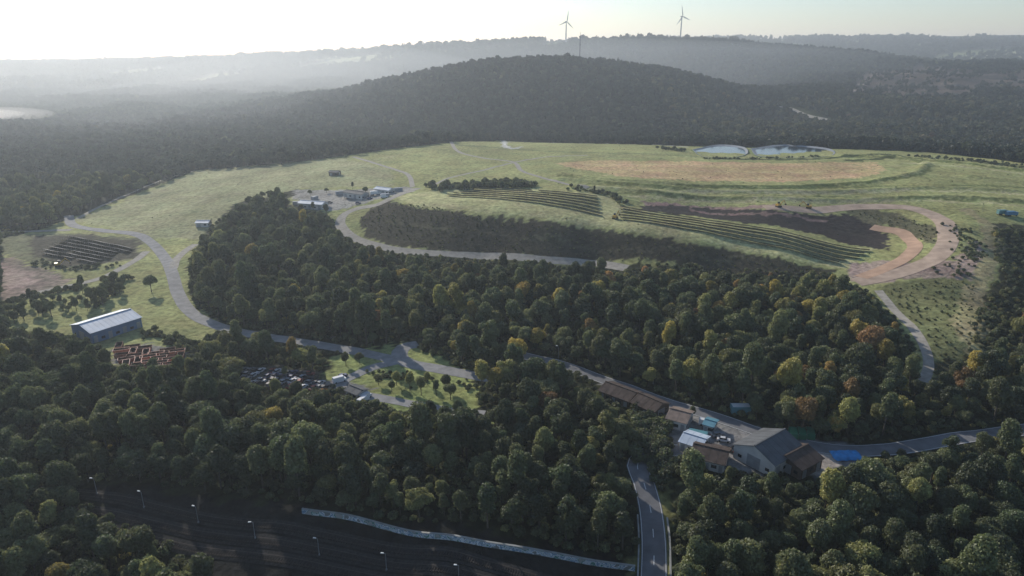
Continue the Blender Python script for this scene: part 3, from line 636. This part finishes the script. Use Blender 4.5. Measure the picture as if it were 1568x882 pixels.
mb.obj('graffiti_wall',[graf(),conc])
for lat in (4.1,-3.9):
    l=smooth(GP([(1001,930),(1001,882),(1001,830),(998,795)]),2); d=np.gradient(l,axis=0); d/=np.linalg.norm(d,axis=1)[:,None]; q=l+np.stack([d[:,1],-d[:,0]],1)*lat; z=H(q[:,0],q[:,1]); mb=MB()
    for i in range(len(q)-1):
        n_=np.array([d[i][1],-d[i][0]])*.2; vs=[(*(q[i]-n_),z[i]-.3),(*(q[i+1]-n_),z[i+1]-.3),(*(q[i+1]+n_),z[i+1]-.3),(*(q[i]+n_),z[i]-.3)]; vs+=[(v[0],v[1],v[2]+1.4) for v in vs]
        mb.add(vs,[(4,5,6,7),(0,1,5,4),(2,3,7,6)],0)
    mb.obj('bridge_parapet',[conc])
lm=MB(); lm.tube((0,0,-.3),(0,0,5.2),.1,.06,8,0); lm.tube((0,0,5.2),(.6,0,5.4),.045,.045,6,0); lm.box((.8,0,5.35),(.8,.36,.16),1,(.9,.8)); lm.box((0,0,0),(.35,.35,.6),0); LMs=lm.mesh('street_lamp',[steel,white])
for u,v in [(8,715),(76,735),(149,757),(221,778),(304,801),(391,825),(489,851),(592,874),(703,893),(1137,612),(1000,588),(855,548)]:
    gx,gy=G(u,v); place(LMs,'street_lamp',(gx,gy,h1(gx,gy)),random.uniform(2.8,3.4))
# ------------------------------------------------------------ basins
wat=mm('pond_water',(.03,.045,.06),.12,.1,.05); lin=mm('pond_liner',(.24,.255,.27),.8,.2,.1,spec=.1)
def basin(px):
    p=GP(px); c=p.mean(0); z=max(h1(*c),h1(*p[0]))-.2; p=smooth(np.vstack([p,p[:1]]),6)[:-1]; n=len(p); mb=MB()
    rings=[(1.16,-.5),(1.06,1.3),(1.04,1.3),(.93,.1)]; vs=[]
    for s_,dz in rings: vs+=[(c[0]+(q[0]-c[0])*s_,c[1]+(q[1]-c[1])*s_,z+dz) for q in p]
    mb.add(vs,[(i,(i+1)%n,n+(i+1)%n,n+i) for i in range(n)],2)
    for k in (1,2): mb.add(vs,[(k*n+i,k*n+(i+1)%n,(k+1)*n+(i+1)%n,(k+1)*n+i) for i in range(n)],1)
    mb.add([(c[0]+(q[0]-c[0])*.97,c[1]+(q[1]-c[1])*.97,z+.35) for q in p],[tuple(range(n))],0)
    mb.obj('lined_pond',[wat,lin,mm('grass_bank',(.12,.15,.06),.95,.3,.3,spec=.05)])
basin([(1062,231),(1100,227),(1136,229),(1142,236),(1118,241),(1078,239)])
basin([(1152,231),(1200,227),(1262,229),(1274,236),(1240,241),(1168,240)])
# ------------------------------------------------------------ wind turbines and mast
tw=mm('turbine_white',(.3,.31,.33),.7,.05)
def turbine(x,y,hub,yaw,ph,bl):
    z=h1(x,y)-2; E=bpy.data.objects.new('wind_turbine',None); E.location=(x,y,z); E.rotation_euler=(0,0,yaw); S.collection.objects.link(E)
    mb=MB(); mb.tube((0,0,0),(0,0,hub),2.8,1.7,16,0); mb.obj('tower',[tw],parent=E)
    mb=MB(); mb.box((0,1.5,hub-1.8),(3.6,9,3.8),0,(.9,.92)); mb.tube((0,-3.2,hub),(0,-5.6,hub),1.9,.7,12,0); mb.obj('nacelle',[tw],parent=E)
    mb=MB()
    for k in range(3):
        a=ph+k*2*math.pi/3; d=np.array([math.sin(a),0,math.cos(a)]); q=np.array([math.cos(a),0,-math.sin(a)]); o=np.array([0,-4.4,hub])
        st=[(0,1.1,.9),(.08,1.2,.8),(.2,2.2,.5),(.5,1.6,.3),(.85,.9,.2),(1,.25,.1)]; vs=[]
        for f,w_,t_ in st:
            for s1,s2 in ((-1,0),(0,-1),(1.3,0),(0,1)): vs.append(o+d*bl*f+q*w_*s1+np.array([0,1,0])*t_*s2)
        mb.add(vs,[(4*i+j,4*i+(j+1)%4,4*i+4+(j+1)%4,4*i+4+j) for i in range(5) for j in range(4)]+[(20,21,22,23)],0)
    mb.obj('rotor',[tw],parent=E)
def atD(u,D): return (D*(u-784)/F/1.07,D)
x,y=atD(867,2700); turbine(x,y,74,.5,.15,38)
x,y=atD(1043,2600); turbine(x,y,88,.6,-.25,40)
gx,gy=atD(887,1440); gx*=1.02; z=h1(gx,gy); mb=MB(); mb.tube((0,0,0),(0,0,50),1.1,.6,8,0)
for k in range(6): mb.tube((0,0,32+k*3),(0,0,32.5+k*3),1.7,1.7,10,0)
mb.tube((0,0,50),(0,0,58),.35,.2,6,0); mb.obj('radio_mast',[mm('mast_grey',(.1,.1,.11),.7,.1)],(gx,gy,z))
# ------------------------------------------------------------ haze
def vol(name,c,d,dens,g,colr=(1,1,1),ell=False):
    m,t=nt(name+'_air'); o=t.nodes.new('ShaderNodeOutputMaterial'); v=t.nodes.new('ShaderNodeVolumeScatter'); v.inputs['Density'].default_value=dens; v.inputs['Anisotropy'].default_value=g; v.inputs['Color'].default_value=(*colr,1)
    t.links.new(v.outputs[0],o.inputs['Volume'])
    if ell:
        n=32; k=14; mb=MB(); vs=[(math.sin(math.pi*j/k)*math.cos(2*math.pi*i/n),math.sin(math.pi*j/k)*math.sin(2*math.pi*i/n),math.cos(math.pi*j/k)) for j in range(1,k) for i in range(n)]+[(0,0,1),(0,0,-1)]
        fs=[(j*n+i,(j+1)*n+i,(j+1)*n+(i+1)%n,j*n+(i+1)%n) for j in range(k-2) for i in range(n)]+[(len(vs)-2,i,(i+1)%n) for i in range(n)]+[(len(vs)-1,(k-2)*n+(i+1)%n,(k-2)*n+i) for i in range(n)]
        mb.add([(a*d[0]/2,b*d[1]/2,e*d[2]/2) for a,b,e in vs],fs,0); return mb.obj(name,[m],c)
    mb=MB(); mb.box((0,0,-d[2]/2),d,0); return mb.obj(name,[m],c)
HC=(.82,.91,1.)
vol('haze',(0,5000,140),(24000,14000,340),.00016,.42,HC)
vol('valley_mist',(-1200,1700,20),(2600,2200,330),.00016,.3,HC,ell=True)
vol('valley_mist',(-1100,1500,20),(1900,1300,290),.00018,.3,HC,ell=True)
vol('valley_mist',(150,2050,20),(2600,900,280),.0004,.35,HC,ell=True)
vol('mist_bank',(-960,1230,16),(300,190,26),.003,.3,ell=True)
vol('mist_bank',(-960,1230,17),(200,120,18),.006,.3,ell=True)
# ------------------------------------------------------------ light
EL,AZ=24,34
W=bpy.data.worlds.new('World'); S.world=W; W.use_nodes=True; t=W.node_tree
sk=t.nodes.new('ShaderNodeTexSky'); sk.sky_type='NISHITA'; sk.sun_disc=False; sk.sun_elevation=math.radians(EL); sk.sun_rotation=math.radians(360-AZ); sk.air_density=1; sk.dust_density=.6; sk.ozone_density=3
bg=t.nodes['Background']; t.links.new(sk.outputs[0],bg.inputs[0]); bg.inputs[1].default_value=.14
sl=bpy.data.lights.new('sun','SUN'); sl.energy=5; sl.angle=math.radians(.5); sl.color=(1,.94,.84)
so=bpy.data.objects.new('sun',sl); S.collection.objects.link(so)
d=Vector((-math.sin(math.radians(AZ))*math.cos(math.radians(EL)),math.cos(math.radians(AZ))*math.cos(math.radians(EL)),math.sin(math.radians(EL))))
so.rotation_euler=d.to_track_quat('Z','Y').to_euler(); so.location=(-200,300,400)
cd=bpy.data.cameras.new('camera'); cd.lens=36*F/1568; cd.sensor_width=36; cd.clip_end=60000; cd.clip_start=1
co=bpy.data.objects.new('camera',cd); S.collection.objects.link(co); co.location=(0,0,CAMH); co.rotation_euler=(math.pi/2-TH,0,0); S.camera=co
S.view_settings.view_transform='Standard'; S.view_settings.look='None'; S.view_settings.exposure=0
